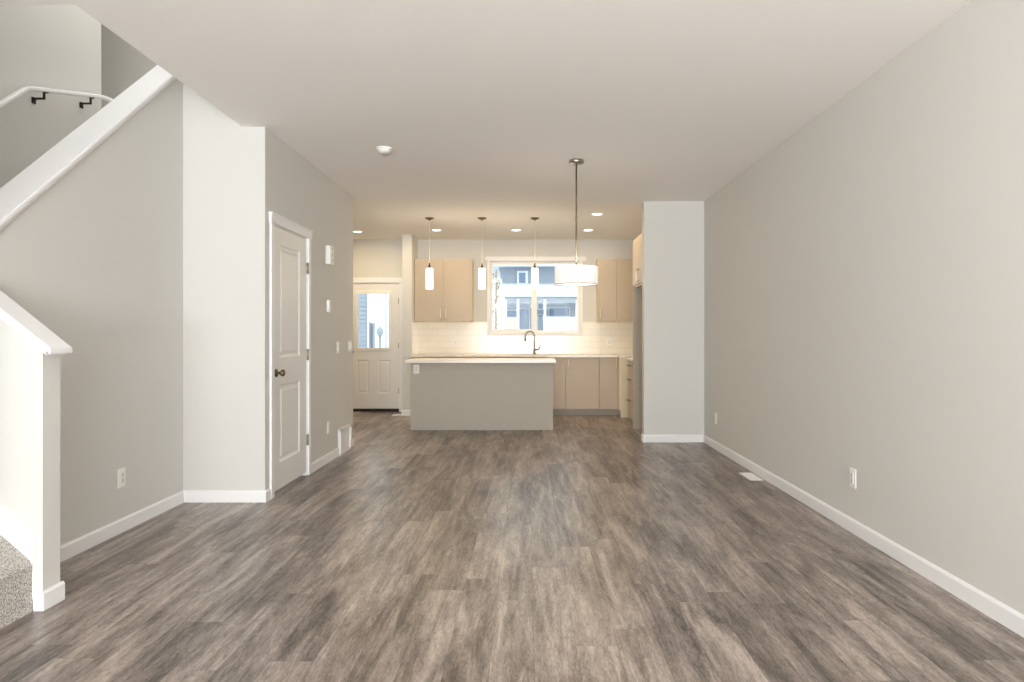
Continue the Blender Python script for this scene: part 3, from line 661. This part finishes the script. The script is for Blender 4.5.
cx, cyy = .425, 5.78
t = thing('drum_light', (cx, cyy, H), 'large white drum pendant lamp on a metal rod', 'pendant light')
obj('canopy', lathe([(0, H), (.062, H), (.065, H-.004), (.065, H-.022), (.060, H-.027), (0, H-.027)], cx, cyy), 'nickel', t)
obj('rod', lathe([(0, H-.02), (.0075, H-.02), (.0075, 2.25), (.0095, 2.248), (.0095, 2.225), (.0075, 2.223), (.0075, 1.83), (0, 1.83)], cx, cyy, n=16), 'nickel', t)
sh = bmesh.new(); lathe([(.1885, 1.812), (.1885, 1.664), (.1865, 1.662), (.1855, 1.664), (.1855, 1.810), (.187, 1.813), (.1885, 1.812)], cx, cyy, sh, 64)
obj('lamp_shade', sh, 'shade', t)
obj('rim_shadow_band', lathe([(.1865, 1.6625), (.1895, 1.6625), (.1895, 1.657), (.1865, 1.657), (.1865, 1.6625)], cx, cyy, n=64), 'nickel', t)  # metal band added in place of the dark inner shading below the drum
obj('diffuser', lathe([(0, 1.660), (.12, 1.661), (.175, 1.665), (.184, 1.670), (.184, 1.674), (0, 1.672)], cx, cyy, n=64), 'diffuser', t)
bm = tube([(cx-.186, cyy, 1.80), (cx+.186, cyy, 1.80)], .004); tube([(cx, cyy-.186, 1.80), (cx, cyy+.186, 1.80)], .004, bm)
obj('spider', bm, 'nickel', t)
bm = lathe([(0, 1.83), (.018, 1.83), (.018, 1.79), (0, 1.79)], cx, cyy, n=16); obj('hub', bm, 'nickel', t)
lamp('drum_lamp', 'POINT', (cx, cyy, 1.745), 2, (1, .86, .68), shadow_soft_size=.06)
lamp('drum_lamp', 'POINT', (cx, cyy-.02, 1.60), 2, (1, .86, .68), shadow_soft_size=.08)

# ------------------------------------------------------------------ outdoors
struct('ground_outside', boxes((-30, 30, YW+.13, 60, -.6, -.35), (-30, 30, -30, YF-.14, -.6, -.35)), 'snow', 'snow covered yard outside', 'ground')
def lap(x0, x1, y, z0, z1, course=.15, bm=None):
    bm = bm or bmesh.new(); z = z0
    while z < z1-1e-4:
        zt = min(z+course, z1)
        prism([(y, z), (y-.025, z), (y-.004, zt), (y, zt)], 'x', x0, x1, bm); z += course
    return bm
S = 26.0; s_ = 664/S
wx = lambda px: (px-527.5)/s_
wz = lambda py: 1.22+(335-py)/s_
nh = thing('neighbour_house', (0, S+2, -.35), 'blue grey sided neighbour house with white porch seen through the kitchen window', 'house')
bm = bmesh.new(); bx(bm, -.96, 9, S+1.8, S+7, -.4, 6.2); prism([(-.96, 3.0), (-1.25, 4.2), (-.96, 5.6)], 'y', S+1.8, S+7, bm)
lap(-.96, 9, S+1.8, 3.0, 4.05, .13, bm)
obj('upper_wall', bm, 'siding', nh)
obj('upper_eave', prism([(-1.9, 4.05), (9.2, 4.05), (9.2, 4.35), (-1.9, 4.35)], 'y', S+1.2, S+7), 'outwhite', nh)
s2 = 664/(S+1.75); X2 = lambda px: (px-527.5)/s2; Z2 = lambda py: 1.22+(335-py)/s2
wf = obj('window', boxes((X2(517), X2(528), S+1.68, S+1.8, Z2(284), Z2(271))), 'outwhite', nh)
sub('pane', boxes((X2(519), X2(525.5), S+1.66, S+1.69, Z2(283), Z2(273))), 'outwin', wf)
obj('porch_roof', prism([(S-.3, wz(297)), (S-.3, wz(292)), (S+1.9, wz(279)), (S+1.9, wz(292))], 'x', -2.6, 9), 'outwhite', nh)
obj('porch_beam', boxes((wx(504), 9, S, S+.15, wz(303), wz(297.5))), 'siding_pale', nh)
for px in (505.5, 518, 545, 577): obj('porch_post', boxes((wx(px-1.3), wx(px+1.3), S-.02, S+.12, -.4, wz(299))), 'outwhite', nh)
bm = boxes((wx(504), 9, S+1.7, S+1.8, -.4, wz(297)))
lap(wx(504), 9, S+1.7, -.35, 2.8, .15, bm); obj('lower_wall', bm, 'siding_pale', nh)
for a, c, e, f in ((507, 517, 311, 317), (519.5, 529, 309, 331), (538, 543, 298, 309), (538, 543, 315, 331), (549, 569, 308, 316)):
    q = obj('window', boxes((X2(a-.8), X2(c+.8), S+1.62, S+1.7, Z2(f+.8), Z2(e-.8))), 'outwhite', nh)
    sub('pane', boxes((X2(a), X2(c), S+1.60, S+1.63, Z2(f), Z2(e))), 'outwin', q)
bm = boxes((wx(546), wx(577), S, S+.05, wz(318.5), wz(317)), (wx(546), wx(577), S, S+.05, wz(332), wz(331)))
for k in range(20): x = wx(547)+k*(wx(576)-wx(547))/19; bx(bm, x-.02, x+.02, S+.01, S+.04, wz(332), wz(318))
obj('porch_railing', bm, 'outwhite', nh)
obj('porch_deck', boxes((wx(504), 9, S-.1, S+1.7, -.4, .9)), 'outwhite', nh)
# fence
tf_ = thing('yard_fence', (-.5, 22, -.35), 'narrow pale board fence section in the yard outside the kitchen window', 'fence')
bm = bmesh.new()
for k in range(4): x = -.715+k*.095; bx(bm, x, x+.09, 22, 22.03, -.4, 1.80)
obj('boards', bm, 'fencewood', tf_); obj('rail', boxes((-.73, -.33, 22.03, 22.08, 1.5, 1.6)), 'fencewood', tf_); obj('rail', boxes((-.73, -.33, 22.03, 22.08, .2, .3)), 'fencewood', tf_)
# bare tree left in the window
tr_ = thing('bare_tree', (-.82, 17, -.35), 'slender pale tree with dry leaves outside the window left side', 'tree')
random.seed(3); bm = bmesh.new(); lf = bmesh.new(); tube([(-.82, 17, -.4), (-.81, 17, 1.2), (-.80, 17, 2.9)], [.05, .035, .012], bm, 8)
for k in range(26):
    z = .95+k*.07; a = random.uniform(0, 2*PI); r = random.uniform(.08, .2)
    p = Vector((-.81, 17, z)); q = p+Vector((math.cos(a)*r, math.sin(a)*r, random.uniform(.08, .25))); tube([p, (p+q)/2+Vector((0, 0, -.02)), q], [.012, .008, .003], bm, 5)
    for j in range(8):
        c = p.lerp(q, random.uniform(.4, 1.05)); n_ = Vector((random.uniform(-1, 1), random.uniform(-1, 1), random.uniform(-1, 1))).normalized()
        a1 = n_.orthogonal().normalized()*.035; a2 = n_.cross(a1).normalized()*.02
        lf.faces.new([lf.verts.new(c+v) for v in (a1, a2, -a1, -a2)])
obj('trunk', bm, 'twig', tr_); obj('leaves', lf, 'leaf', tr_)['kind'] = 'stuff'
# seen through the back door
S3 = 17.0; s3 = 664/S3; X3 = lambda px: (px-527.5)/s3; Z3 = lambda py: 1.22+(335-py)/s3
gh = thing('garage', (-4.8, S3+1, -.35), 'pale blue lap sided garage seen through the back door glass', 'garage')
bm = prism([(-9, S3+.03), (X3(368), S3+.03), (X3(368)-1.35, S3+4), (-9, S3+4)], 'z', -.4, 4.0); lap(-9, X3(368), S3+.03, -.35, 4.0, .11, bm); obj('wall', bm, 'siding', gh)
obj('corner_board', boxes((X3(367.5), X3(369), S3-.02, S3+.1, -.4, 4.0)), 'outwhite', gh)
tag(obj('wooden_gate', boxes((X3(369.3), X3(374), S3+.1, S3+.16, -.35, Z3(323)), (X3(369.3), X3(370.1), S3+.02, S3+.1, -.35, Z3(322)), (X3(373.2), X3(374), S3+.02, S3+.1, -.35, Z3(322))), 'siding_pale'), 'pale gate standing beside the garage corner', 'gate')
tp = thing('garden_post', (X3(380), 16, -.35), 'grey yard lamp post with rounded head behind the back door', 'lamp post')
s4 = 664/16; px = (380-527.5)/s4; obj('pole', tube([(px, 16, -.4), (px, 16, 1.22)], .035), 'siding', tp)
obj('head', lathe([(0, 1.2), (.05, 1.2), (.09, 1.27), (.09, 1.34), (.03, 1.40), (0, 1.46)], px, 16), 'siding', tp)
tag(obj('utility_pole', tube([((386-527.5)/664*24, 24, -.4), ((386-527.5)/664*24, 24, 5)], .028), 'siding_pale'), 'thin tall pale pole outside the back door', 'pole')
